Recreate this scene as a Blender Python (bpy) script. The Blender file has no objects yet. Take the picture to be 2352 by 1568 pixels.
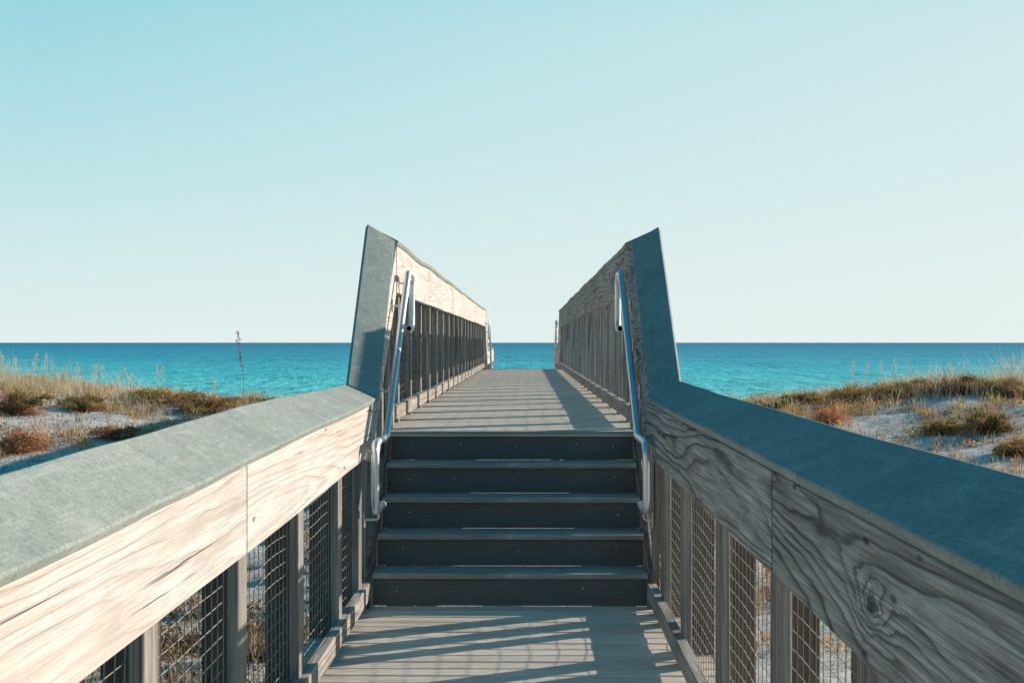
import bpy, bmesh, math, random
import numpy as np
from mathutils import Vector, noise, Matrix
random.seed(7); rng=np.random.default_rng(7)
S=bpy.context.scene
COL=S.collection
S.view_settings.view_transform='Standard'
S.view_settings.look='None'; S.view_settings.exposure=0

# ---------------------------------------------------------------- materials
class NT:
    def __init__(s,name):
        s.m=bpy.data.materials.new(name); s.m.use_nodes=True
        s.t=s.m.node_tree; s.b=s.t.nodes['Principled BSDF']
    def n(s,typ,**kw):
        nd=s.t.nodes.new(typ)
        for k,v in kw.items():
            if k.startswith('i_'):
                nd.inputs[k[2:].replace('_',' ')].default_value=v
            else: setattr(nd,k,v)
        return nd
    def l(s,a,b): s.t.links.new(a,b)
    def math(s,op,a,b=None,c=None,clamp=False):
        nd=s.t.nodes.new('ShaderNodeMath'); nd.operation=op; nd.use_clamp=clamp
        for i,v in enumerate((a,b,c)):
            if v is None: continue
            if isinstance(v,(int,float)): nd.inputs[i].default_value=v
            else: s.l(v,nd.inputs[i])
        return nd.outputs[0]
    def ramp(s,f,stops,interp='LINEAR'):
        nd=s.t.nodes.new('ShaderNodeValToRGB'); cr=nd.color_ramp; cr.interpolation=interp
        while len(cr.elements)<len(stops): cr.elements.new(0.5)
        for e,(p,c) in zip(cr.elements,stops):
            e.position=p; e.color=(*c,1) if not isinstance(c,(int,float)) else (c,c,c,1)
        s.l(f,nd.inputs[0]); return nd.outputs[0]
    def mix(s,f,a,b,mode='MIX'):
        nd=s.t.nodes.new('ShaderNodeMix'); nd.data_type='RGBA'; nd.blend_type=mode
        for i,v in ((0,f),(6,a),(7,b)):
            if isinstance(v,(int,float)): nd.inputs[i].default_value=v if i==0 else (v,v,v,1)
            elif isinstance(v,tuple): nd.inputs[i].default_value=(*v,1)
            else: s.l(v,nd.inputs[i])
        return nd.outputs[2]
    def coords(s,scale,rand=True):
        tc=s.n('ShaderNodeTexCoord'); out=tc.outputs['Object']
        if rand:
            oi=s.n('ShaderNodeObjectInfo')
            r=s.math('MULTIPLY',oi.outputs['Random'],37.0)
            va=s.n('ShaderNodeVectorMath',operation='ADD'); s.l(out,va.inputs[0])
            cb=s.n('ShaderNodeCombineXYZ'); s.l(r,cb.inputs[0]); s.l(r,cb.inputs[1]); s.l(r,cb.inputs[2]); s.l(cb.outputs[0],va.inputs[1])
            out=va.outputs[0]
        mp=s.n('ShaderNodeMapping'); mp.inputs['Scale'].default_value=scale; s.l(out,mp.inputs['Vector'])
        return mp.outputs[0]
    def noise(s,vec,scale,detail=3,rough=.5,dist=0):
        nd=s.n('ShaderNodeTexNoise'); nd.inputs['Scale'].default_value=scale; nd.inputs['Detail'].default_value=detail
        nd.inputs['Roughness'].default_value=rough; nd.inputs['Distortion'].default_value=dist
        s.l(vec,nd.inputs['Vector']); return nd.outputs[0]
    def bump(s,h,strength,dist=0.01):
        nd=s.n('ShaderNodeBump'); nd.inputs['Strength'].default_value=strength; nd.inputs['Distance'].default_value=dist
        s.l(h,nd.inputs['Height']); s.l(nd.outputs[0],s.b.inputs['Normal'])

def wood(name,axis,light,dark,line,stain,rings=16,lineamt=.6,warm=None,bmp=.6,knots=(),al=.16,ac=3.4,kthr=.8,tilt=1.15,wobble=.10,stn=.55,fl=.75):
    k=NT(name); a='xyz'.index(axis)
    def sc(al,ac): v=[ac]*3; v[a]=al; return tuple(v)
    f=k.noise(k.coords(sc(al,ac)),1.0,1.5,.4,.1)
    f=k.math('ADD',f,k.math('MULTIPLY',k.noise(k.coords(sc(.9,7)),1.0,3,.55),wobble))
    vo=k.n('ShaderNodeTexVoronoi'); vo.inputs['Scale'].default_value=1.0
    k.l(k.coords(sc(1.1,4.6)),vo.inputs['Vector'])
    kd=vo.outputs['Distance']
    sep=k.n('ShaderNodeSeparateColor'); k.l(vo.outputs['Color'],sep.inputs[0])
    on=k.math('GREATER_THAN',sep.outputs[0],kthr)
    bumpk=k.math('MULTIPLY',k.math('SUBTRACT',1.0,k.math('MULTIPLY',kd,2.6,clamp=True),clamp=True),on)
    f2=k.math('ADD',f,k.math('MULTIPLY',k.math('POWER',bumpk,2.5),.14))
    kmask=k.math('MULTIPLY',k.ramp(kd,[(.035,1.0),(.085,0.0)]),on)
    for (ky,kz,kr) in knots:
        tc=k.n('ShaderNodeTexCoord'); sp=k.n('ShaderNodeSeparateXYZ'); k.l(tc.outputs['Object'],sp.inputs[0])
        wob=k.math('MULTIPLY',k.math('SUBTRACT',k.noise(k.coords(sc(7,24)),1.0,3,.6),.5),kr*2.6)
        dy=k.math('MULTIPLY',k.math('SUBTRACT',sp.outputs[1],ky),.34); dz=k.math('SUBTRACT',sp.outputs[2],kz)
        d2=k.math('ADD',k.math('SQRT',k.math('ADD',k.math('MULTIPLY',dy,dy),k.math('MULTIPLY',dz,dz))),wob)
        g=k.math('POWER',k.math('SUBTRACT',1.0,k.math('DIVIDE',d2,kr*5.4),clamp=True),2.4)
        f2=k.math('ADD',f2,k.math('MULTIPLY',g,.27))
        kmask=k.math('MAXIMUM',kmask,k.ramp(k.math('DIVIDE',d2,kr),[(.5,.9),(.8,.45),(1.2,0.0)]))
    tc=k.n('ShaderNodeTexCoord'); sp=k.n('ShaderNodeSeparateXYZ'); k.l(tc.outputs['Object'],sp.inputs[0])
    cross=sp.outputs[2 if axis!='z' else 0]
    f2=k.math('ADD',f2,k.math('MULTIPLY',cross,tilt))
    ph=k.math('FRACT',k.math('MULTIPLY',f2,rings))
    wl=k.ramp(ph,[(0,.2),(.30,.0),(.66,.35),(.88,1.0),(.95,.9),(1.0,.2)])
    lv=k.ramp(k.noise(k.coords(sc(.7,3.5)),1.0,3,.6),[(.35,.35),(.62,1.0)])
    wl=k.math('MULTIPLY',wl,lv)
    fib=k.noise(k.coords(sc(2.2,170)),1.0,4,.75)
    fib2=k.noise(k.coords(sc(1.1,55)),1.0,4,.7)
    st=k.noise(k.coords(sc(1.0,4.5)),1.0,6,.7)
    st2=k.noise(k.coords(sc(3.5,11)),1.0,5,.75)
    base=k.mix(k.ramp(st,[(.38,0.0),(.64,1.0)]),light,stain)
    if warm is not None:
        wn=k.noise(k.coords(sc(.45,3.0)),1.3,3,.6)
        base=k.mix(k.ramp(wn,[(.50,0.0),(.64,.7)]),base,warm)
    base=k.mix(k.ramp(st2,[(.54,0.0),(.68,stn)]),base,dark)
    base=k.mix(k.ramp(fib,[(.40,.85),(.55,0.0)]),base,dark)
    base=k.mix(k.ramp(fib2,[(.38,.7),(.51,0.0)]),base,dark)
    base=k.mix(k.math('MULTIPLY',wl,lineamt),base,line)
    base=k.mix(k.math('MULTIPLY',kmask,.88),base,tuple(c*.22 for c in line))
    cr=k.noise(k.coords(sc(.75,75)),1.0,3,.55)
    crk=k.ramp(cr,[(.305,1.0),(.328,0.0)])
    base=k.mix(k.math('MULTIPLY',crk,.85),base,tuple(c*.25 for c in line))
    vs=k.n('ShaderNodeTexVoronoi'); vs.inputs['Scale'].default_value=1.0; k.l(k.coords(sc(2.6,9)),vs.inputs['Vector'])
    base=k.mix(k.ramp(vs.outputs['Distance'],[(.055,fl),(.10,0.0)]),base,(.20,.085,.04) if warm is not None else tuple(c*.4 for c in line))
    k.l(base,k.b.inputs['Base Color'])
    k.b.inputs['Roughness'].default_value=.9; k.b.inputs['Specular IOR Level'].default_value=.15
    hh=k.math('SUBTRACT',k.math('MULTIPLY',fib,.8),k.math('ADD',k.math('MULTIPLY',wl,.8),k.math('MULTIPLY',crk,1.5)))
    k.bump(hh,bmp,.006)
    return k.m
fascia_sun=wood('sunlit_pine_lengthwise','y',(.95,.87,.80),(.62,.54,.48),(.42,.34,.28),(.82,.74,.67),18,.55,(.92,.66,.54),.6)  # pale copy of the fascia wood, sunlight put into the colour
RL=((.80,.76,.69),(.32,.30,.27),(.10,.085,.075),(.54,.51,.46))  # darker fascia palette for right rails, shade put into the colour; grain is real
fascia_shade=wood('shaded_weathered_grained_pine_lengthwise','y',*RL,19,1.0,None,1.0,kthr=.86,al=.24,tilt=.9,wobble=.13)
fascia_knot=wood('shaded_weathered_knotty_pine_lengthwise','y',*RL,19,1.0,None,1.0,((.66,.125,.020),),.34,3.4,.9,.75,.17)
fascia_z=wood('weathered_pine_upright','z',(.62,.55,.48),(.26,.235,.21),(.12,.10,.085),(.40,.36,.31),15,.8,None,1.0,stn=.8)
slat_mat=wood('silver_grey_pine_upright','z',(.58,.60,.58),(.27,.29,.28),(.13,.13,.125),(.42,.44,.42),14,.75,None,1.0,stn=.8)
post_mat=wood('brown_timber_upright','z',(.28,.20,.15),(.14,.10,.08),(.07,.055,.045),(.18,.135,.105),14,.55)
beam_mat=wood('brown_timber_lengthwise','y',(.34,.27,.21),(.17,.14,.12),(.09,.07,.06),(.23,.19,.15),14,.5)
rail_mat=wood('grey_timber_lengthwise','y',(.70,.62,.54),(.34,.30,.26),(.19,.155,.13),(.48,.42,.37),18,.7,None,.9)

def composite():
    k=NT('grey_composite_cap')
    v=k.coords((1,1,1))
    a=k.noise(v,2.2,5,.65); b=k.noise(v,140,3,.7); c=k.noise(k.coords((14,1.2,14)),3,4,.65); d=k.noise(v,9,5,.7); e=k.noise(v,45,4,.75)
    col=k.ramp(a,[(.3,(.355,.40,.36)),(.55,(.46,.485,.43)),(.72,(.56,.56,.49))])
    col=k.mix(k.ramp(b,[(.38,.6),(.60,0.0)]),col,(.20,.245,.23))
    col=k.mix(k.ramp(e,[(.36,.45),(.46,0.0)]),col,(.22,.25,.23))
    col=k.mix(k.ramp(e,[(.58,0.0),(.68,.4)]),col,(.64,.64,.57))
    col=k.mix(k.ramp(c,[(.54,0.0),(.70,.45)]),col,(.62,.62,.55))
    col=k.mix(k.ramp(d,[(.56,0.0),(.68,.35)]),col,(.62,.63,.56))
    col=k.mix(k.ramp(d,[(.30,.55),(.44,0.0)]),col,(.255,.29,.27))
    vo=k.n('ShaderNodeTexVoronoi'); vo.inputs['Scale'].default_value=3.1; k.l(k.coords((1,.5,1)),vo.inputs['Vector'])
    sp=k.ramp(vo.outputs['Distance'],[(.018,1.0),(.03,0.0)])
    col=k.mix(k.math('MULTIPLY',sp,.8),col,(.09,.09,.08))
    k.l(col,k.b.inputs['Base Color']); k.b.inputs['Roughness'].default_value=.9; k.b.inputs['Specular IOR Level'].default_value=.05
    k.bump(k.math('ADD',b,k.math('MULTIPLY',c,.8)),.12,.0012)
    return k.m
cap_mat=composite()

def deckmat(name,c1,c2,dirt,amt=1.0):
    k=NT(name)
    g=k.n('ShaderNodeNewGeometry')
    v=k.coords((1,1,1),False)
    col=k.ramp(g.outputs['Random Per Island'],[(0,c1),(1,c2)])
    gr=k.noise(k.coords((3,110,90),False),1,3,.6)
    col=k.mix(k.ramp(gr,[(.35,.5*amt),(.6,0.0)]),col,tuple(c*.5 for c in c1))
    st=k.noise(v,3.5,5,.65)
    col=k.mix(k.ramp(st,[(.48,0.0),(.72,.4*amt)]),col,dirt)
    st3=k.noise(k.coords((1,5,1),False),2.0,4,.65)
    col=k.mix(k.ramp(st3,[(.30,.5*amt),(.45,0.0)]),col,tuple(c*.6 for c in c1))
    st2=k.noise(v,22,4,.7)
    col=k.mix(k.ramp(st2,[(.60,0.0),(.72,.5*amt)]),col,tuple(min(1,c*1.25) for c in dirt))
    k.l(col,k.b.inputs['Base Color']); k.b.inputs['Roughness'].default_value=.8; k.b.inputs['Specular IOR Level'].default_value=.2
    k.bump(k.math('ADD',gr,k.math('MULTIPLY',st,.5)),.3*amt,.002)
    return k.m
deck_mat=deckmat('composite_deck_boards',(.74,.62,.51),(.95,.83,.71),(.90,.80,.70))
tread_mat=deckmat('composite_stair_tread',(.36,.34,.315),(.44,.42,.385),(.66,.64,.60))
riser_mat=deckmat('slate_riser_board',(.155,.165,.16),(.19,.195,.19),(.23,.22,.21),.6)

def simple(name,c,rough=.6,metal=0,nscale=30,var=.25,bump=.1,spec=.5):
    k=NT(name); v=k.coords((1,1,1)); a=k.noise(v,nscale,4,.6)
    col=k.ramp(a,[(.3,tuple(x*(1-var) for x in c)),(.7,tuple(min(1,x*(1+var)) for x in c))])
    k.l(col,k.b.inputs['Base Color']); k.b.inputs['Roughness'].default_value=rough; k.b.inputs['Metallic'].default_value=metal
    k.b.inputs['Specular IOR Level'].default_value=spec
    k.bump(a,bump,.001); return k.m
steel=simple('brushed_stainless_steel',(.86,.87,.87),.42,1,60,.06,.06)
wire=simple('weathered_brown_wire',(.42,.37,.31),.6,.1,40,.3)
dark=simple('dark_pipe_bore',(.02,.02,.02),.8)
screw=simple('screw_head_metal',(.6,.62,.62),.35,.8)

def veg(name,rough=.7,trans=.35):
    k=NT(name); at=k.n('ShaderNodeAttribute'); at.attribute_name='Col'
    k.l(at.outputs['Color'],k.b.inputs['Base Color']); k.b.inputs['Roughness'].default_value=rough
    k.b.inputs['Specular IOR Level'].default_value=.2
    tr=k.n('ShaderNodeBsdfTranslucent'); k.l(at.outputs['Color'],tr.inputs['Color'])
    mx=k.n('ShaderNodeMixShader'); mx.inputs[0].default_value=trans
    out=k.t.nodes['Material Output']; k.l(k.b.outputs[0],mx.inputs[1]); k.l(tr.outputs[0],mx.inputs[2]); k.l(mx.outputs[0],out.inputs[0])
    return k.m
veg_mat=veg('dune_foliage')

def sand():
    k=NT('white_quartz_sand'); v=k.coords((1,1,1),False)
    a=k.noise(v,.9,5,.6); b=k.noise(v,7,5,.7); c=k.noise(v,30,3,.7); d=k.noise(v,2.6,4,.65)
    col=k.ramp(a,[(.3,(.84,.79,.73)),(.6,(.90,.86,.81)),(.8,(.93,.90,.86))])
    col=k.mix(k.ramp(d,[(.53,0.0),(.64,.4)]),col,(.62,.50,.38))
    col=k.mix(k.ramp(b,[(.55,0.0),(.63,.55)]),col,(.46,.33,.22))
    col=k.mix(k.ramp(c,[(.57,0.0),(.64,.7)]),col,(.26,.17,.11))
    k.l(col,k.b.inputs['Base Color']); k.b.inputs['Roughness'].default_value=.95; k.b.inputs['Specular IOR Level'].default_value=.1
    k.bump(k.math('ADD',b,k.math('MULTIPLY',c,.35)),.7,.07)
    return k.m
sand_mat=sand()
def sea():
    k=NT('gulf_sea_water'); tc=k.n('ShaderNodeTexCoord')
    sp=k.n('ShaderNodeSeparateXYZ'); k.l(tc.outputs['Object'],sp.inputs[0])
    y=sp.outputs[1]
    def mp(s):
        m=k.n('ShaderNodeMapping'); m.inputs['Scale'].default_value=s; k.l(tc.outputs['Object'],m.inputs[0]); return m.outputs[0]
    big=k.noise(mp((.006,.012,1)),1,5,.6)
    yl=k.math('LOGARITHM',k.math('MAXIMUM',y,60.0),10.0)
    yy=k.math('ADD',yl,k.math('MULTIPLY',k.math('SUBTRACT',big,.5),.45))
    t=k.math('DIVIDE',k.math('SUBTRACT',yy,2.0),2.0)
    col=k.ramp(t,[(.0,(.20,.94,.86)),(.15,(.15,.88,.84)),(.27,(.06,.70,.76)),(.42,(.02,.45,.60)),(.72,(.012,.28,.45)),(1,(.010,.225,.38))])
    w1=k.noise(mp((.75,.16,1)),1,4,.65); w2=k.noise(mp((.20,.045,1)),1,5,.7); w3=k.noise(mp((.035,.008,1)),1,6,.75)
    w=k.math('ADD',k.math('ADD',k.math('MULTIPLY',w1,.36),k.math('MULTIPLY',w2,.38)),k.math('MULTIPLY',w3,.26))
    col=k.mix(k.ramp(w,[(.40,.85),(.50,0.0)]),col,(.008,.22,.37))
    col=k.mix(k.ramp(w,[(.50,0.0),(.60,.5)]),col,(.28,.82,.84))
    k.l(col,k.b.inputs['Base Color']); k.b.inputs['Roughness'].default_value=.5; k.b.inputs['Specular IOR Level'].default_value=.08
    k.bump(k.math('ADD',w1,k.math('MULTIPLY',w2,3.0)),.7,.6)
    return k.m
sea_mat=sea()

# ---------------------------------------------------------------- object helpers
def thing(name,loc,label,cat,group=None):
    e=bpy.data.objects.new(name,None); e.empty_display_size=.2; e.location=loc; COL.objects.link(e)
    e['label']=label; e['category']=cat
    if group: e['group']=group
    return e
def mesh_obj(name,verts,faces,mats,parent=None,smooth=False,label=None,fm=None,bevel=0):
    V=np.array([tuple(v) for v in verts],dtype=float)
    o=Vector(((V[:,0].min()+V[:,0].max())/2,(V[:,1].min()+V[:,1].max())/2,V[:,2].min()))
    me=bpy.data.meshes.new(name)
    me.from_pydata([tuple(Vector(v)-o) for v in V],[],faces)
    if not isinstance(mats,(list,tuple)): mats=[mats]
    for m in mats: me.materials.append(m)
    if fm: me.polygons.foreach_set('material_index',fm)
    bm=bmesh.new(); bm.from_mesh(me); bmesh.ops.recalc_face_normals(bm,faces=bm.faces[:])
    if bevel: bmesh.ops.bevel(bm,geom=bm.edges[:],offset=bevel,segments=1,affect='EDGES',clamp_overlap=True)
    bm.to_mesh(me); bm.free()
    if smooth: me.polygons.foreach_set('use_smooth',[True]*len(me.polygons))
    ob=bpy.data.objects.new(name,me); COL.objects.link(ob)
    if parent: ob.parent=parent; ob.location=o-parent.location
    else: ob.location=o
    if label: ob['label']=label
    return ob
BF=[(0,1,3,2),(4,6,7,5),(0,4,5,1),(2,3,7,6),(0,2,6,4),(1,5,7,3)]
def boxv(x0,x1,y0,y1,z0,z1): return [(x,y,z) for x in (x0,x1) for y in (y0,y1) for z in (z0,z1)]
def box(name,x0,x1,y0,y1,z0,z1,mat,parent,bevel=.003,label=None):
    return mesh_obj(name,boxv(x0,x1,y0,y1,z0,z1),BF,mat,parent,bevel=bevel,label=label)
def loft(name,rings,mat,parent,smooth=False,label=None,caps=True):
    n=len(rings[0]); V=[p for r in rings for p in r]; F=[]
    for i in range(len(rings)-1):
        for j in range(n):
            F.append((i*n+j,i*n+(j+1)%n,(i+1)*n+(j+1)%n,(i+1)*n+j))
    if caps: F.append(tuple(range(n))); F.append(tuple((len(rings)-1)*n+j for j in range(n)))
    return mesh_obj(name,V,F,mat,parent,smooth,label)
def chamfer(pts,r):
    out=[]
    n=len(pts)
    for i in range(n):
        a,b,c=Vector(pts[i-1]),Vector(pts[i]),Vector(pts[(i+1)%n])
        u=(a-b).normalized()*r; w=(c-b).normalized()*r
        out+= [b+u, b+(u+w)*.3, b+w]
    return out
def tube_geo(path,r,seg=10,V=None,F=None,cap=True):
    if V is None: V=[];F=[]
    path=[Vector(p) for p in path]; base=len(V)
    t=(path[1]-path[0]).normalized(); up=Vector((0,0,1)) if abs(t.z)<.9 else Vector((1,0,0))
    nrm=t.cross(up).normalized()
    for i,p in enumerate(path):
        if i==0: t=(path[1]-path[0])
        elif i==len(path)-1: t=path[-1]-path[-2]
        else: t=path[i+1]-path[i-1]
        t.normalize(); nrm=(nrm-t*nrm.dot(t)).normalized(); b=t.cross(nrm)
        for j in range(seg):
            a=2*math.pi*j/seg; V.append(p+(nrm*math.cos(a)+b*math.sin(a))*r)
    for i in range(len(path)-1):
        for j in range(seg):
            F.append((base+i*seg+j,base+i*seg+(j+1)%seg,base+(i+1)*seg+(j+1)%seg,base+(i+1)*seg+j))
    if cap:
        F.append(tuple(base+j for j in range(seg))); F.append(tuple(base+(len(path)-1)*seg+j for j in range(seg)))
    return V,F
def fillet(pts,r,seg=6):
    pts=[Vector(p) for p in pts]; out=[pts[0]]
    for i in range(1,len(pts)-1):
        a,b,c=pts[i-1],pts[i],pts[i+1]
        u=(a-b).normalized(); w=(c-b).normalized(); ang=u.angle(w)
        d=min(r/math.tan(ang/2),(a-b).length*.49,(c-b).length*.49)
        p0=b+u*d; p1=b+w*d
        for k in range(seg+1):
            s=k/seg; out.append(p0*(1-s)**2+b*2*s*(1-s)+p1*s*s)
    out.append(pts[-1]); return out
def interp(tab,y):
    if y<=tab[0][0]: return tab[0][1]
    for (a,va),(b,vb) in zip(tab,tab[1:]):
        if y<=b:
            t=(y-a)/(b-a); return va+(vb-va)*t
    return tab[-1][1]

# ---------------------------------------------------------------- railing builder
DZ=.89 # upper deck height
def waves(y,seed,amp):
    return amp*noise.noise(Vector((y*.55,seed*3.7,0)))*1.6+amp*.45*noise.noise(Vector((y*1.9,seed*5.1,4)))
TH=.031
def railing(side,y0,y1,zi,zo,xi,xo,base,joints,capjoints,bals,amp,label,seed,group='boardwalk railings',mesh_on=True,fbot=None,mats=None,postoff=.30,postd=.13,bmat=None,bd=.10,wr=.0018):
    ym=(y0+y1)/2
    R=thing('railing',(side*.85,ym,base(ym)),label,'railing',group)
    wz=lambda y: waves(y,seed,amp)
    js=[y0]+capjoints+[y1]
    for a,b in zip(js,js[1:]):
        a2=a+.0015; b2=b-.0015; n=max(2,int((b2-a2)/.18)); rings=[]
        for i in range(n+1):
            y=a2+(b2-a2)*i/n
            I=Vector((xi(y)+waves(y,seed+9,amp*.4),y,zi(y)+wz(y))); O=Vector((xo(y)+waves(y,seed+4,amp*.4),y,zo(y)+wz(y)*1.0+waves(y,seed+2,amp*.4)))
            d=(O-I).normalized(); nn=Vector((0,1,0)).cross(d); 
            if nn.z<0: nn=-nn
            rings.append(chamfer([I,O,O-nn*TH,I-nn*TH],.006))
        loft('cap_rail',rings,cap_mat,R)
    js=[y0+.02]+joints+[y1-.02]
    fx=side*.75
    for q,(a,b) in enumerate(zip(js,js[1:])):
        n=max(2,int((b-a)/.25)); rings=[]
        off=.0018*(q%2)
        a2=a+.0035;b2=b-.0035
        for i in range(n+1):
            y=a2+(b2-a2)*i/n; top=zi(y)+wz(y)-.033; bot=(fbot(y) if fbot else top-.272)+waves(y,seed+6,amp*.4)
            x0=fx+side*off+waves(y,seed+q+20,.003); x1=x0+side*.036
            rings.append(chamfer([Vector((x0,y,bot)),Vector((x1,y,bot)),Vector((x1,y,top+.014)),Vector((x0,y,top))],.003))
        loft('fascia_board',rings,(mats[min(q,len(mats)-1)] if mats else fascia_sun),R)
    n=max(2,int((y1-y0)/.5)); rings=[]
    for i in range(n+1):
        y=y0+.02+(y1-y0-.04)*i/n; z=base(y)+.045+waves(y,seed+12,amp*.5)
        x0=side*.752; x1=side*.80
        rings.append(chamfer([Vector((x0,y,z)),Vector((x1,y,z)),Vector((x1,y,z+.09)),Vector((x0,y,z+.09))],.004))
    loft('bottom_rail',rings,rail_mat,R)
    for bi,y in enumerate(bals):
        top=zi(y)-.10
        jx=random.uniform(-.002,.002); jy=random.uniform(-.012,.012)
        a,b=sorted((side*(.789+jx),side*(.826+jx)))
        ye=min(y+jy+bd+random.uniform(-.006,.006),y1-.005)
        V=boxv(a,b,y+jy,ye,base(y)-.12,top)
        mesh_obj('baluster',V,BF,bmat or fascia_z,R,bevel=.003)
        if y+postoff+postd<y1-.02:
            a,b=sorted((side*.842,side*.965))
            box('post',a,b,y+postoff,y+postoff+postd,base(y)-.30,zi(y)-.02,post_mat,R,.005)
    if mesh_on:
        V=[];F=[]; xw=side*.8335; r=wr
        def wx(y,z): return xw+side*(.004*noise.noise(Vector((y*1.3,z*3,seed))))
        def wzz(y,z): return .018*noise.noise(Vector((y*1.9,z*1.5,seed+3)))
        y=y0+.05; 
        while y<y1-.03:
            lo=base(y)+.02; hi=zi(y)-.12
            pts=[]
            for q in range(6):
                z=lo+(hi-lo)*q/5; pts.append((wx(y,z),y+.018*noise.noise(Vector((y*.9,z*3,seed+8))),z))
            tube_geo(pts,r,3,V,F,False); y+=.088
        nh=int((zi(y0)-base(y0)-.14)/.052)
        for h in range(nh+1):
            n=max(2,int((y1-y0)/.14)); pts=[]
            for i in range(n+1):
                y=y0+.05+(y1-y0-.08)*i/n; z=base(y)+.02+h*.052
                pts.append((wx(y,z)+side*.003,y,z+wzz(y,z)))
            tube_geo(pts,r,3,V,F,False)
        mesh_obj('wire_mesh',V,F,wire,R)
    return R

zL=[(-2,1.070),(2.36,1.078),(3.7,1.089),(4.68,1.099),(5.6,1.108),(7.0,1.118),(8.3,1.138)]
zLo=[(-2,1.19),(2.9,1.195),(3.9,1.204),(5.35,1.216),(7.0,1.213),(8.3,1.212)]
zR=[(-2,1.115),(2.0,1.120),(4,1.129),(8.3,1.138)]
zRo=[(-2,1.212),(2.5,1.214),(5,1.214),(8.3,1.226)]
L0=lambda y:0.0
yS,yT=8.30,9.86
railing(-1,-2.0,yS-.005,lambda y:interp(zL,y),lambda y:interp(zLo,y),lambda y:-.718,lambda y:-.905,L0,[1.0,4.6],[.6,3.75],
        [8.0,7.12,5.88,4.68,3.5,2.3,1.1,-.1,-1.3],.006,'weathered timber boardwalk railing with sunlit grey sloping cap',1,fbot=lambda y:interp([(-2,.79),(2.4,.79),(5,.80),(8.3,.835)],y),postoff=.27,bd=.14)
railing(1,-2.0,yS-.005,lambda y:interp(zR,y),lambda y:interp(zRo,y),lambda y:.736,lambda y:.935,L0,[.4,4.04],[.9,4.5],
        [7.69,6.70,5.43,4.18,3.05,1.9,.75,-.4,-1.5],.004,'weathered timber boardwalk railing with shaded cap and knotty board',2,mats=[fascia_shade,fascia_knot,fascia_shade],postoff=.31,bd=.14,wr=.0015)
U0=lambda y:DZ
yE=31.1
ub=[10.45+1.13*i for i in range(18)]
railing(-1,yT+.01,yE,lambda y:2.10,lambda y:2.19,lambda y:-.738,lambda y:-.92,U0,[13.6,17.2,20.8,24.4,28.0],[12.9,16.5,20.1,23.7,27.3],ub,.012,
        'long raised timber railing with wire mesh, sunlit inner face',3,fbot=lambda y:1.765,postoff=.13,postd=.12)
railing(1,yT+.01,yE,lambda y:2.085,lambda y:2.175,lambda y:.738,lambda y:.93,U0,[12.9,16.5,20.1,23.7,27.3],[13.6,17.2,20.8,24.4,28.0],ub,.012,
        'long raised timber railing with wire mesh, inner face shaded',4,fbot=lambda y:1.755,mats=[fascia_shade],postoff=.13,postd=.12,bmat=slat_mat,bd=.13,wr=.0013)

def stair_rail(side,ya,yb,ii,oo,label,seed,zb0,zb1,fmat=None):
    R=thing('railing',(side*.85,(ya+yb)/2,min(zb0,zb1)),label,'railing','boardwalk railings')
    rings=[]; fr=[]
    for i in range(9):
        t=i/8; y=ya+(yb-ya)*t
        I=Vector((ii[0][0]*(1-t)+ii[1][0]*t,y,ii[0][1]*(1-t)+ii[1][1]*t)); O=Vector((oo[0][0]*(1-t)+oo[1][0]*t,y,oo[0][1]*(1-t)+oo[1][1]*t))
        d=(O-I).normalized(); along=Vector((0,yb-ya,ii[1][1]-ii[0][1])).normalized(); nn=along.cross(d)
        if nn.z<0: nn=-nn
        nn.normalize(); n2=nn*.036; n2.y=0; n2.z*=1.15
        rings.append(chamfer([I,O,O-n2,I-n2],.007))
        top=I.z-.050; x0=side*.752; x1=side*.788
        fr.append(chamfer([Vector((x0,y,top-.30)),Vector((x1,y,top-.30)),Vector((x1,y,top)),Vector((x0,y,top))],.003))
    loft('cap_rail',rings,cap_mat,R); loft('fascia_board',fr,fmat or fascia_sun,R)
    sl=(ii[1][1]-ii[0][1])/(yb-ya)
    zi=lambda y: ii[0][1]+(y-ya)*sl
    zb=lambda y: zb0+(zb1-zb0)*(y-ya)/(yb-ya)
    rr=[]
    for y in (ya+.02,yb-.02):
        z=zb(y)+.06; x0=side*.762; x1=side*.80
        rr.append(chamfer([Vector((x0,y,z)),Vector((x1,y,z)),Vector((x1,y,z+.10)),Vector((x0,y,z+.10))],.004))
    loft('bottom_rail',rr,rail_mat,R)
    for y in (ya+.04,ya+.55,ya+1.0,yb-.12):
        a,b=sorted((side*.790,side*.826)); box('baluster',a,b,y,y+.09,zb(y)-.02,zi(y)-.12,fascia_z,R)
    for y in (ya+.02,yb-.17):
        a,b=sorted((side*.842,side*.95)); box('post',a,b,y,y+.14,zb(y)-.7,zi(y)-.03,post_mat,R,.005)
    V=[];F=[];xw=side*.834
    y=ya+.05
    while y<yb-.02:
        tube_geo([(xw,y,zb(y)+.06),(xw,y,zi(y)-.2)],.0018,3,V,F,False); y+=.088
    for h in range(20):
        o=.06+h*.052
        if o>zi(ya)-zb(ya)-.2: break
        tube_geo([(xw,ya+.05,zb(ya)+o),(xw,yb-.05,zb(yb-.05)+o)],.0018,3,V,F,False)
    mesh_obj('wire_mesh',V,F,wire,R)
stair_rail(-1,yS,yT,((-.712,1.140),(-.758,2.098)),((-.885,1.214),(-.938,2.208)),'steep stair railing with sunlit grey composite cap',11,.0,DZ)
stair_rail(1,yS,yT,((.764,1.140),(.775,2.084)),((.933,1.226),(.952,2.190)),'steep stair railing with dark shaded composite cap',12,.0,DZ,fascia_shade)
zF=.16
stair_rail(-1,yE+.01,yE+1.55,((-.745,2.10),(-.735,1.27)),((-.92,2.19),(-.90,1.36)),'stair railing dropping towards the beach',13,DZ,zF)
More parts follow.
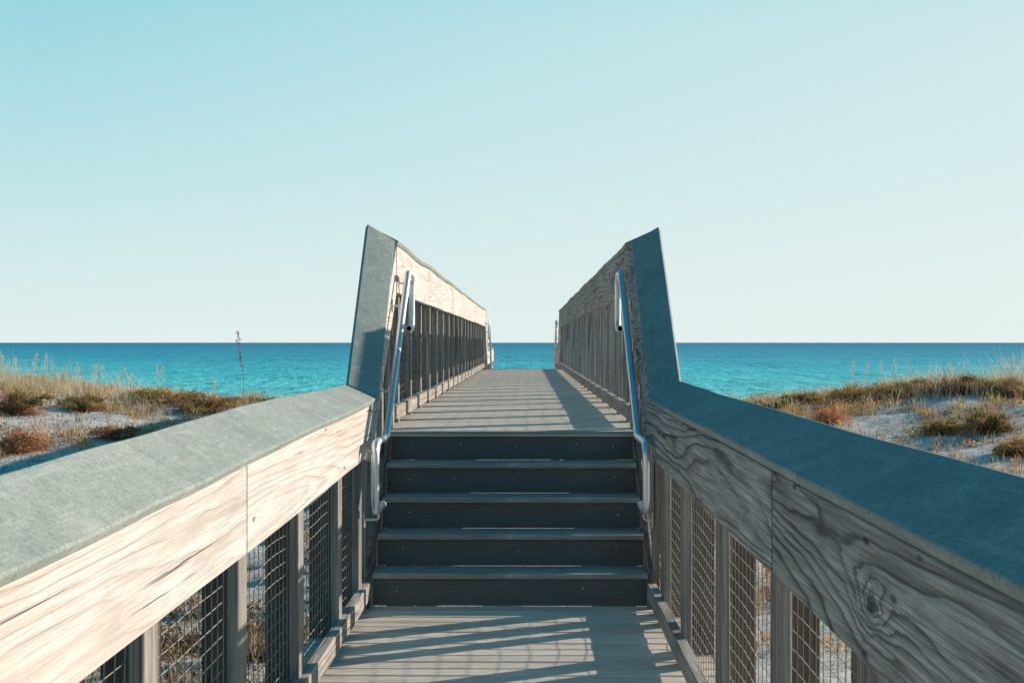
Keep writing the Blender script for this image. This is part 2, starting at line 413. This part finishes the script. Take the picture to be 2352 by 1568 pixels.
stair_rail(1,yE+.01,yE+1.55,((.755,2.085),(.755,1.26)),((.93,2.175),(.93,1.35)),'stair railing dropping towards the beach',14,DZ,zF)
fb=[yE+2.2+1.13*i for i in range(5)]
for s,sd in ((-1,15),(1,16)):
    railing(s,yE+1.56,yE+7.4,lambda y:1.27,lambda y:1.36,lambda y,s=s:s*.738,lambda y,s=s:s*.92,lambda y:zF,[yE+4.5],[yE+4.0],fb,.006,
        'timber railing on the landing above the beach',sd)

# ---------------------------------------------------------------- decks
def deck(y0,y1,z,label,pile_ys,ground_z,j0=.03):
    T=thing('boardwalk',(0,(y0+y1)/2,z-.3),label,'boardwalk','boardwalk sections')
    V=[];F=[]; y=y0; p=.1405
    while y<y1-.02:
        e=min(y+p-.014,y1); dz=random.uniform(-.0015,.0015); xo=random.uniform(-.012,.012)
        b=len(V)
        r=.006
        prof=[(y,z-.03),(y,z-r),(y+r,z),(e-r,z),(e,z-r),(e,z-.03)]
        for x in (-.955+xo,.955+xo):
            for (py,pz) in prof: V.append((x,py,pz+dz))
        n=6
        for j in range(n): F.append((b+j,b+(j+1)%n,b+n+(j+1)%n,b+n+j))
        F.append(tuple(b+j for j in range(n))); F.append(tuple(b+n+j for j in range(n)))
        y+=p
    mesh_obj('deck',V,F,deck_mat,T)
    for x in (-.84,-.28,.28,.84):
        box('joist',x-.02,x+.02,y0+j0,y1-.03,z-.24,z-.034,beam_mat,T)
    for py in pile_ys:
        for x in (-.72,.72):
            box('piling',x-.09,x+.09,py-.09,py+.09,ground_z(py)-.6,z-.245,post_mat,T,.01)
deck(-2.0,8.29,0,'lower boardwalk deck of sun-bleached brown composite planks',[-1.6,.8,3.2,5.6,8.0],lambda y:-1.2)
deck(9.395,31.4,DZ,'raised boardwalk deck of sun-bleached brown composite planks',[9.9,12.3,14.7,17.1,19.5,21.9,24.3,26.7,29.1,31.2],lambda y:-1.0,.06)
deck(32.45,38.6,zF,'landing deck above the beach',[33,36,38.4],lambda y:-1.5)

def stairs(ya,rise,run,n,z0,direction,label):
    T=thing('staircase',(0,ya+direction*n*run/2,z0),label,'staircase','boardwalk staircases')
    for k in range(n):
        y=ya+direction*k*run; zt=z0+rise*(k+1)
        V=boxv(-.745,.755,min(y,y+direction*.02),max(y,y+direction*.02),zt-rise+.001,zt-.027); F=list(BF); fm=[0]*6
        for x in (-.60,-.33,.03,.42,.62):
            if random.random()<.35: continue
            zc=zt-rise*.52+random.uniform(-.012,.012); b=len(V); yy=y-direction*.0015
            xx=x+random.uniform(-.02,.02)
            for j in range(8):
                a=j*math.pi/4; V.append((xx+.005*math.cos(a),yy,zc+.005*math.sin(a)))
            V.append((xx,yy-direction*.002,zc))
            for j in range(8): F.append((b+j,b+(j+1)%8,b+8)); fm.append(1)
        mesh_obj('riser',V,F,[riser_mat,screw],T,fm=fm)
        if k<n-1:
            V=[];F=[]
            for (a,b) in ((-.026,.118),(.121,run-.002)):
                bs=len(V); r=.007
                prof=[(a,zt-.026),(a,zt-r),(a+r*.4,zt-r*.35),(a+r,zt),(b-.003,zt),(b,zt-.003),(b,zt-.026)]
                m=len(prof)
                for x in (-.747,.757):
                    for (py,pz) in prof: V.append((x,y+direction*py,pz))
                for j in range(m): F.append((bs+j,bs+(j+1)%m,bs+m+(j+1)%m,bs+m+j))
                F.append(tuple(bs+j for j in range(m))); F.append(tuple(bs+m+j for j in range(m)))
            mesh_obj('tread',V,F,tread_mat,T)
    y=ya+direction*(n-1)*run; zt=z0+rise*n
    a,b=sorted((y-direction*.026,y-direction*.0 ))
    box('nosing',-.747,.757,a,b,zt-.027,zt+.0,tread_mat,T,.006)
    for x in (-.757,.767):
        V=[];
        pr=[(ya-direction*.10,z0-.18),(ya-direction*.10,z0+.10),(ya+direction*(n-1)*run,z0+rise*n+.02),(ya+direction*(n*run-.16),z0+rise*n-.02),(ya+direction*(n*run-.16),z0+rise*n-.35)]
        for xx in (x,x+(.018 if x>0 else -.018)):
            for p in pr: V.append((xx,p[0],p[1]))
        m=len(pr); F=[(j,(j+1)%m,m+(j+1)%m,m+j) for j in range(m)]+[tuple(range(m)),tuple(m+j for j in range(m))]
        mesh_obj('stringer',V,F,beam_mat,T)
stairs(8.30,.178,.28,5,0,1,'five-step composite stair between the two deck levels')
stairs(32.43,.1825,.26,4,zF,-1,'short stair down towards the beach')

# ---------------------------------------------------------------- handrails
def handrail(x,side,flip=None,label=''):
    def P(y,z):
        if flip: y,z=flip(y,z)
        return (x,y,z)
    T=thing('handrail',Vector(P(9,.5)),label,'handrail','stainless steel stair handrails')
    pts=[P(8.10,.575),P(7.70,.575),P(7.70,.925),P(8.3,.925),P(9.80,1.885),P(10.14,1.885),P(10.14,1.53),P(9.90,1.53)]
    path=fillet(pts,.080,8)
    V,F=tube_geo(path,.0205,14,cap=False)
    fm=[0]*len(F)
    for idx,nx in ((0,1),(-1,-2)):
        c=path[idx]; d=(path[nx]-c).normalized(); ring=list(range(0,14)) if idx==0 else list(range((len(path)-1)*14,(len(path))*14))
        b=len(V)
        for j in ring: V.append(c+(V[j]-c)*.82)
        for j in ring: V.append(c+(V[j]-c)*.82+d*.02)
        for q in range(14):
            F.append((ring[q],ring[(q+1)%14],b+(q+1)%14,b+q)); fm.append(0)
            F.append((b+q,b+(q+1)%14,b+14+(q+1)%14,b+14+q)); fm.append(1)
        F.append(tuple(b+14+q for q in range(14))); fm.append(1)
    mesh_obj('pipe',V,F,[steel,dark],T,smooth=True,fm=fm)
    wall=side*.749
    for (y,z) in ((7.88,.575),(7.95,.925),(8.75,1.213),(9.55,1.725),(10.0,1.885)):
        c=Vector(P(y,z)); 
        V,F=tube_geo(fillet([c-Vector((0,0,.018)),c-Vector((0,0,.055)),Vector((wall,c.y,c.z-.055))],.02,4),.0065,8)
        b=len(V); x0,x1=sorted((wall,wall-side*.005))
        V+=[Vector(p) for p in boxv(x0,x1,c.y-.022,c.y+.022,c.z-.095,c.z-.015)]; F+=[tuple(b+i for i in f) for f in BF]
        mesh_obj('bracket',V,F,steel,T,smooth=False)
handrail(-.672,-1,None,'sunlit stainless pipe handrail beside the stair')
handrail(.705,1,None,'stainless pipe handrail beside the shaded stair railing')
fl=lambda y,z:(31.4+(9.42-y)+.0,z-.02)
handrail(-.672,-1,fl,'distant pipe handrail at the beach stair')
handrail(.690,1,fl,'distant pipe handrail at the beach stair')

# ---------------------------------------------------------------- ground
def ss(a,b,x):
    t=min(1,max(0,(x-a)/(b-a))); return t*t*(3-2*t)
def H(x,y):
    r=ss(13,31,y); ax=abs(x)
    C=.06+.44*ss(4.5 if x>0 else 4,11,ax)+(.12*ss(8,12,-x))
    z=-1.0+r*(C+1.0)
    nz=noise.noise(Vector((x*.16,y*.16,1.3)))*.16*r*ss(2,7,ax)+noise.noise(Vector((x*.55,y*.55,7.3)))*.10+noise.noise(Vector((x*1.7,y*1.7,2.2)))*.06
    z+=nz
    z-=ss(34,62,y)*(4.3+C*.5)
    z-=ss(62,170,y)*2.4
    z-=ss(170,400,y)*6
    return z
def axis(f0,f1,st,lo,hi,g=1.25):
    a=list(np.arange(f0,f1,st)); s=st; v=a[-1]
    while v<hi: s*=g; v+=s; a.append(v)
    s=st; v=f0; pre=[]
    while v>lo: s*=g; v-=s; pre.append(v)
    return pre[::-1]+a
xs=axis(-16,16.1,.2,-9000,9000); ys=axis(0,40,.2,-3000,420,1.2)
V=[(x,y,H(x,y)) for y in ys for x in xs]; nx=len(xs)
F=[(j*nx+i,j*nx+i+1,(j+1)*nx+i+1,(j+1)*nx+i) for j in range(len(ys)-1) for i in range(nx-1)]
me=bpy.data.meshes.new('ground'); me.from_pydata(V,[],F); me.materials.append(sand_mat)
me.polygons.foreach_set('use_smooth',[True]*len(F))
g=bpy.data.objects.new('ground',me); COL.objects.link(g); g['kind']='structure'; g['label']='white sand dunes with beach falling to the sea'; g['category']='ground'
me=bpy.data.meshes.new('sea'); sy=[70,110,150,200,300,500,1000,3000,9000,30000]
V=[(x,y,0) for y in sy for x in (-30000,-3000,-300,0,300,3000,30000)]
F=[(j*7+i,j*7+i+1,(j+1)*7+i+1,(j+1)*7+i) for j in range(len(sy)-1) for i in range(6)]
me.from_pydata(V,[],F); me.materials.append(sea_mat)
so=bpy.data.objects.new('sea',me); so.location=(0,0,-5); COL.objects.link(so); so['kind']='structure'; so['label']='calm turquoise to deep teal sea'; so['category']='sea'

# ---------------------------------------------------------------- vegetation
def build_veg(name,P,C,quads,parent=None,origin=None):
    N=P.shape[0]; me=bpy.data.meshes.new(name)
    o=np.array(origin if origin is not None else (0,0,0),dtype=float)
    me.vertices.add(N*4); me.vertices.foreach_set('co',(P-o).reshape(-1).astype(np.float32))
    me.loops.add(N*4); me.loops.foreach_set('vertex_index',np.arange(N*4,dtype=np.int32))
    me.polygons.add(N); me.polygons.foreach_set('loop_start',np.arange(0,N*4,4,dtype=np.int32)); me.polygons.foreach_set('loop_total',np.full(N,4,dtype=np.int32))
    me.update(calc_edges=True)
    ca=me.color_attributes.new('Col','FLOAT_COLOR','POINT')
    cc=np.ones((N,4,4),dtype=np.float32); cc[:,:,:3]=C[:,None,:]
    ca.data.foreach_set('color',cc.reshape(-1))
    me.materials.append(veg_mat)
    ob=bpy.data.objects.new(name,me); COL.objects.link(ob)
    if parent: ob.parent=parent; ob.location=Vector(o)-parent.location
    else: ob.location=o
    return ob
def unit(v): return v/np.maximum(np.linalg.norm(v,axis=-1,keepdims=True),1e-9)
def leaves(c,R,Hh,n,size,col,jit=.4):
    d=unit(rng.normal(size=(n,3))); d[:,2]=np.abs(d[:,2]); rr=rng.uniform(.3,1,(n,1))**.6
    lump=1+.36*np.sin(d[:,:1]*5+c[0]*7)*np.cos(d[:,1:2]*6+c[1]*5)+rng.normal(0,.18,(n,1))
    p=np.array(c)+d*rr*lump*np.array([R,R,Hh])
    u=unit(rng.normal(size=(n,3))+np.array([0,0,.5])); w=unit(np.cross(u,rng.normal(size=(n,3))))
    s=size*rng.uniform(.5,1.3,(n,1))
    P=np.stack([p-u*s,p+w*s*.4,p+u*s,p-w*s*.4],1)
    col=np.array(col)*(1+rng.uniform(-jit,jit,(n,1)))*(.5+.72*rr*np.clip(d[:,2:3]+.45,0,1))  # inner and lower leaves darkened, self-shade put into the colour
    return P,np.clip(col+rng.normal(0,.016,(n,3)),.005,1)
def blades(c,spread,n,h,wd,col,lean=.35,jit=.3):
    b=np.array(c)+np.concatenate([rng.normal(0,spread,(n,2)),np.zeros((n,1))],1)
    dr=unit(np.concatenate([rng.normal(size=(n,2)),np.zeros((n,1))],1))*lean*rng.uniform(.1,1.3,(n,1))+np.array([-.08,-.05,0])
    hh=h*rng.uniform(.4,1.2,(n,1)); side=unit(np.concatenate([rng.normal(size=(n,2)),np.zeros((n,1))],1))*wd
    z=np.array([0,0,1.0])
    m=b+(dr*.35+z*.6)*hh; t=b+(dr*1.05+z*.97)*hh
    P1=np.stack([b-side,b+side,m+side*.8,m-side*.8],1); P2=np.stack([m-side*.8,m+side*.8,t+side*.15,t-side*.15],1)
    C=np.array(col)*(1+rng.uniform(-jit,jit,(n,1)))
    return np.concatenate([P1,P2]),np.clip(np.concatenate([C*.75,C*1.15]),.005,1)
OL=(.36,.28,.09); YG=(.58,.43,.13); RU=(.68,.32,.14); TA=(.74,.50,.28); DG=(.19,.165,.07); BR=(.50,.27,.145); ST=(.86,.70,.46); GO=(.78,.49,.18)
def cover(x,y):
    return noise.noise(Vector((x*.45,y*.34,11)))+.75*noise.noise(Vector((x*1.2,y*.8,5)))
gp=[];gc=[];cp=[];cc=[];
def place(n,test,yl=1.5):
    k=0
    while k<n:
        y=random.uniform(yl,35); 
        hw=y*.38+3
        x=random.uniform(-hw,hw)
        if abs(x)<1.35 : continue
        if y>20 and abs(x)<3.6 and random.random()<.6: continue
        if test(x,y): k+=1; yield x,y
def dens(x,y):
    c=cover(x,y)+ .70*ss(27,31.5,y)-.02 
    if y<14: c+=(-.1 if x>0 else .25)
    return c
for x,y in place(2600,lambda x,y: dens(x,y)>.05+random.uniform(-.16,.16)):
    hue=noise.noise(Vector((x*.5,y*.35,31)))*1.3+random.uniform(-.5,.5)
    if hue>.22: col=random.choice([RU,RU,BR])
    elif hue>.0: col=random.choice([BR,TA,GO,RU])
    elif hue>-.25: col=random.choice([OL,YG,BR,GO])
    else: col=random.choice([OL,DG,YG,OL])
    if x<0 and x>-4.5 and y<17: col=random.choice([(.08,.075,.04),(.11,.08,.05)])  # clumps left of the lower deck coloured very dark to stand in for shade
    R=random.uniform(.08,.30); hh=R*random.uniform(.5,.95)
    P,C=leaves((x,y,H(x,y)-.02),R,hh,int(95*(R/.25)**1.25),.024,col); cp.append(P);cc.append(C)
    if random.random()<.6:
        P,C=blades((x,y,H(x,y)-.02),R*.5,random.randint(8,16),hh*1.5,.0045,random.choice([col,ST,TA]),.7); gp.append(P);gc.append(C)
ob=build_veg('ground_cover',np.concatenate(cp),np.concatenate(cc),None); ob['kind']='stuff'; ob['label']='low olive and rust dune scrub'; ob['category']='ground cover'
for x,y in place(3000,lambda x,y: dens(x,y)>-.14+random.uniform(-.25,.25)):
    col=random.choice([ST,TA,ST,GO,TA,RU,BR])
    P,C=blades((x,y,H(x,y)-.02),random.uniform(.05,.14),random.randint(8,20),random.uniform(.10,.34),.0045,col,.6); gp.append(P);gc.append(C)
for x,y in place(5200,lambda x,y: True,12):
    col=random.choice([BR,RU,TA,OL,(.26,.17,.10)])
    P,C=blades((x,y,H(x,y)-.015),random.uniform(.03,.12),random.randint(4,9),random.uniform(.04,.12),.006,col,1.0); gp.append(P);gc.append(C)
for k in range(720):
    s=random.choice((-1,1)); y=random.uniform(28.5,34.0); x=s*(4.8+9.7*random.random()**.75)
    if noise.noise(Vector((x*.7,y*.2,44)))<-.08: continue
    tall=.24+.42*ss(5.5,11,abs(x))
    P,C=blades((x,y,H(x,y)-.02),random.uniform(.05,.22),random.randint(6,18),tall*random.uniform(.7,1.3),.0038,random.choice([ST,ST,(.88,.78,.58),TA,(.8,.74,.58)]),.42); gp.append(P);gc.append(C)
ob=build_veg('dune_grass',np.concatenate(gp),np.concatenate(gc),None); ob['kind']='stuff'; ob['label']='dry straw-coloured dune grass'; ob['category']='grass'

def wx(px,d): return .1+(px-1211)*d/3486
def shrub(px,d,R,h,col,kind,label,twc=(.42,.22,.14)):
    x=wx(px,d); z=H(x,d)-.03
    T=thing('dune_shrub',(x,d,z),label,'shrub','dune shrubs')
    n=int(360*R/.4)
    dr=unit(rng.normal(size=(n,3))*np.array([1,1,.6])+np.array([0,0,.55])); dr[:,2]=np.abs(dr[:,2])
    b=np.array([x,d,z])+rng.normal(0,.05*R/.4,(n,3))*np.array([1,1,0]); L=rng.uniform(.6,1.3,(n,1))
    e=b+dr*L*np.array([R,R,h]); m=b+(e-b)*.5+np.array([0,0,.06*h]); s=unit(np.cross(dr,rng.normal(size=(n,3))))*.005
    P=np.concatenate([np.stack([b-s,b+s,m+s*.8,m-s*.8],1),np.stack([m-s*.8,m+s*.8,e+s*.3,e-s*.3],1)])
    C=np.tile(np.array(twc)*1.0,(2*n,1))*(1+rng.uniform(-.35,.35,(2*n,1)))
    build_veg('twigs',P,C,None,T,(x,d,z))
    Ps=[];Cs=[]
    nc=16 if kind=='leafy' else 8
    for q in range(nc):
        a=random.uniform(0,6.283); rr=R*random.uniform(.1,.95); cz=z+h*random.uniform(.10,.66)
        P,C=leaves((x+rr*math.cos(a),d+rr*math.sin(a),cz),R*random.uniform(.18,.40),h*random.uniform(.18,.36),
                   int((130 if kind=='leafy' else 60)*R/.4),.026,np.array(col)*random.uniform(.6,1.4)); Ps.append(P);Cs.append(C)
    build_veg('foliage',np.concatenate(Ps),np.concatenate(Cs),None,T,(x,d,z))
RED=(.54,.26,.18)
shrub(2045,22.5,.50,.52,RED,'twiggy','rounded reddish-brown twiggy dune shrub',(.6,.29,.21))
shrub(1905,27,.42,.38,(.68,.29,.15),'twiggy','small rust-coloured dune shrub',(.66,.29,.16))
for a in [(1960,30,.6,.50,OL),(2080,30.5,.7,.42,OL),(2190,29.5,.8,.42,(.42,.3,.13)),(2310,29,.7,.42,YG),(2270,25,.5,.4,OL),(2345,23,.45,.35,GO),(2160,25.5,.4,.3,YG),(2230,20,.35,.25,GO),(1850,31,.5,.3,OL),(1775,31,.45,.24,OL),
          (30,27,.6,.5,OL),(25,23,.55,.4,(.56,.28,.14)),(20,19.5,.5,.3,RU),(190,28.5,.5,.42,OL),(115,21,.35,.25,DG),(390,30,.7,.40,YG),(460,29,.6,.36,OL),(330,31,.6,.32,(.44,.3,.13)),(530,31,.45,.26,OL),(265,24.5,.4,.28,(.54,.28,.14)),(610,32,.4,.18,DG)]:
    shrub(*a,'leafy','low olive-green leafy dune shrub' if a[4] in (OL,YG,DG) else 'low rust-tinged leafy dune shrub')

def oat(px,d,h,dark,label,head=.45,lean=(.02,0)):
    x=wx(px,d); z=H(x,d)-.03
    T=thing('sea_oats',(x,d,z),label,'plant','sea oats')
    n=12; pts=[]
    for i in range(n+1):
        t=i/n; pts.append(Vector((x+lean[0]*h*t*t*2-.012*math.sin(t*9),d+lean[1]*h*t*t,z+h*t)))
    sc=(.50,.34,.20) if dark else (.84,.74,.55)
    P=[];
    for a,b in zip(pts,pts[1:]):
        for sd in (np.array([.005,0,0]),np.array([0,.005,0])):
            A=np.array(a);B=np.array(b); P.append(np.stack([A-sd,A+sd,B+sd*.8,B-sd*.8]))
    build_veg('stem',np.array(P),np.tile(np.array(sc),(len(P),1)),None,T,(x,d,z))
    Ps=[];Cs=[]
    m=36 if dark else 28
    for q in range(m):
        t=1-head*(q/m)*random.uniform(.8,1.1)
        t=max(.3,min(1,t)); f=t*n; i=min(n-1,int(f)); p=np.array(pts[i].lerp(pts[i+1],f-i))
        w=.038*math.sin(min(1,(1-t)/head*1.2+.12)*2.6)+.010
        c=p+np.array([random.uniform(-w,w),random.uniform(-w,w),random.uniform(-.03,.02)])
        P,C=leaves(c,.018,.03,7,.016 if dark else .013,(.38,.20,.12) if dark else (.90,.82,.66)); Ps.append(P);Cs.append(C)
    build_veg('seed_head',np.concatenate(Ps),np.concatenate(Cs),None,T,(x,d,z))
    P,C=blades((x,d,z),.03,22,min(.5,h*.5),.005,(.6,.5,.28),.45)
    build_veg('leaf_tuft',P,C,None,T,(x,d,z))
oat(560,29,1.66,True,'tall brown sea oat stalk standing on the dune crest',.48,(-.04,0))
for px,d,h in [(8,30,.85),(35,31,.72),(70,30,.85),(98,31,.9),(175,31,.7),(215,31,.75),(232,32,.7),(280,31,.7),(352,31,.8),(366,30.5,.75),(300,32,.68),(495,31,.6),(150,32,.6),
               (1985,31,.8),(2020,32,.7),(2055,31,.8),(2330,31,.7),(2180,31,.65),(1955,32,.75)]:
    oat(px,d,h,False,'pale slender sea oats on the dune crest',.4,(random.uniform(-.06,.06),random.uniform(-.04,.04)))

# ---------------------------------------------------------------- light
sd=Vector((1,.60,.385)).normalized(); elev=math.asin(sd.z); az=math.atan2(sd.x,sd.y)
L=bpy.data.lights.new('sun','SUN'); L.energy=5.0; L.angle=math.radians(.5); L.color=(1,.91,.79)
lo=bpy.data.objects.new('sun',L); lo.rotation_euler=sd.to_track_quat('Z','Y').to_euler(); lo.location=(20,12,15); COL.objects.link(lo)
W=bpy.data.worlds.new('World'); S.world=W; W.use_nodes=True; t=W.node_tree
class WN(NT):
    def __init__(s,t): s.t=t
k=WN(t); bg=t.nodes['Background']
sky=k.n('ShaderNodeTexSky'); sky.sky_type='NISHITA'; sky.sun_disc=False; sky.sun_elevation=elev; sky.sun_rotation=az
tc=k.n('ShaderNodeTexCoord'); sp=k.n('ShaderNodeSeparateXYZ'); k.l(tc.outputs['Generated'],sp.inputs[0])
def lin(r,g,b):
    f=lambda c:(c/255/12.92) if c/255<=.04045 else ((c/255+.055)/1.055)**2.4
    return (f(r),f(g),f(b))
z=k.math('MAXIMUM',sp.outputs[2],0.0)
col=k.ramp(z,[(0,lin(227,241,241)),(.05,lin(213,236,237)),(.11,lin(190,228,233)),(.225,lin(148,214,226)),(.34,lin(20,130,165)),(1,lin(0,95,132))])
dt=k.math('ADD',k.math('MULTIPLY',sp.outputs[0],sd.x/math.hypot(sd.x,sd.y)),k.math('MULTIPLY',sp.outputs[1],sd.y/math.hypot(sd.x,sd.y)))
fz=k.ramp(dt,[(.22,0.0),(.50,.34),(.80,.66),(1,.8)])
fade=k.ramp(z,[(.2,1.0),(.38,.03)])
col=k.mix(k.math('MULTIPLY',fz,fade),col,lin(231,242,240))
anti=k.ramp(k.math('MULTIPLY_ADD',dt,.5,.5),[(.36,.95),(.575,0.0)])
col=k.mix(anti,col,lin(0,108,142))
vm=k.n('ShaderNodeVectorMath',operation='SCALE'); k.l(col,vm.inputs[0]); vm.inputs['Scale'].default_value=10.0
mx=k.mix(.97,sky.outputs[0],vm.outputs[0]); k.l(mx,bg.inputs[0]); bg.inputs[1].default_value=.1

# ---------------------------------------------------------------- camera
cam=bpy.data.cameras.new('camera'); co=bpy.data.objects.new('camera',cam); COL.objects.link(co)
cam.sensor_width=36; cam.lens=3486/2352*36; cam.clip_end=60000; cam.clip_start=.05
cam.shift_y=.00085
co.location=(.1,0,1.44); co.rotation_euler=(math.radians(90),0,math.atan(35/3486))
S.camera=co
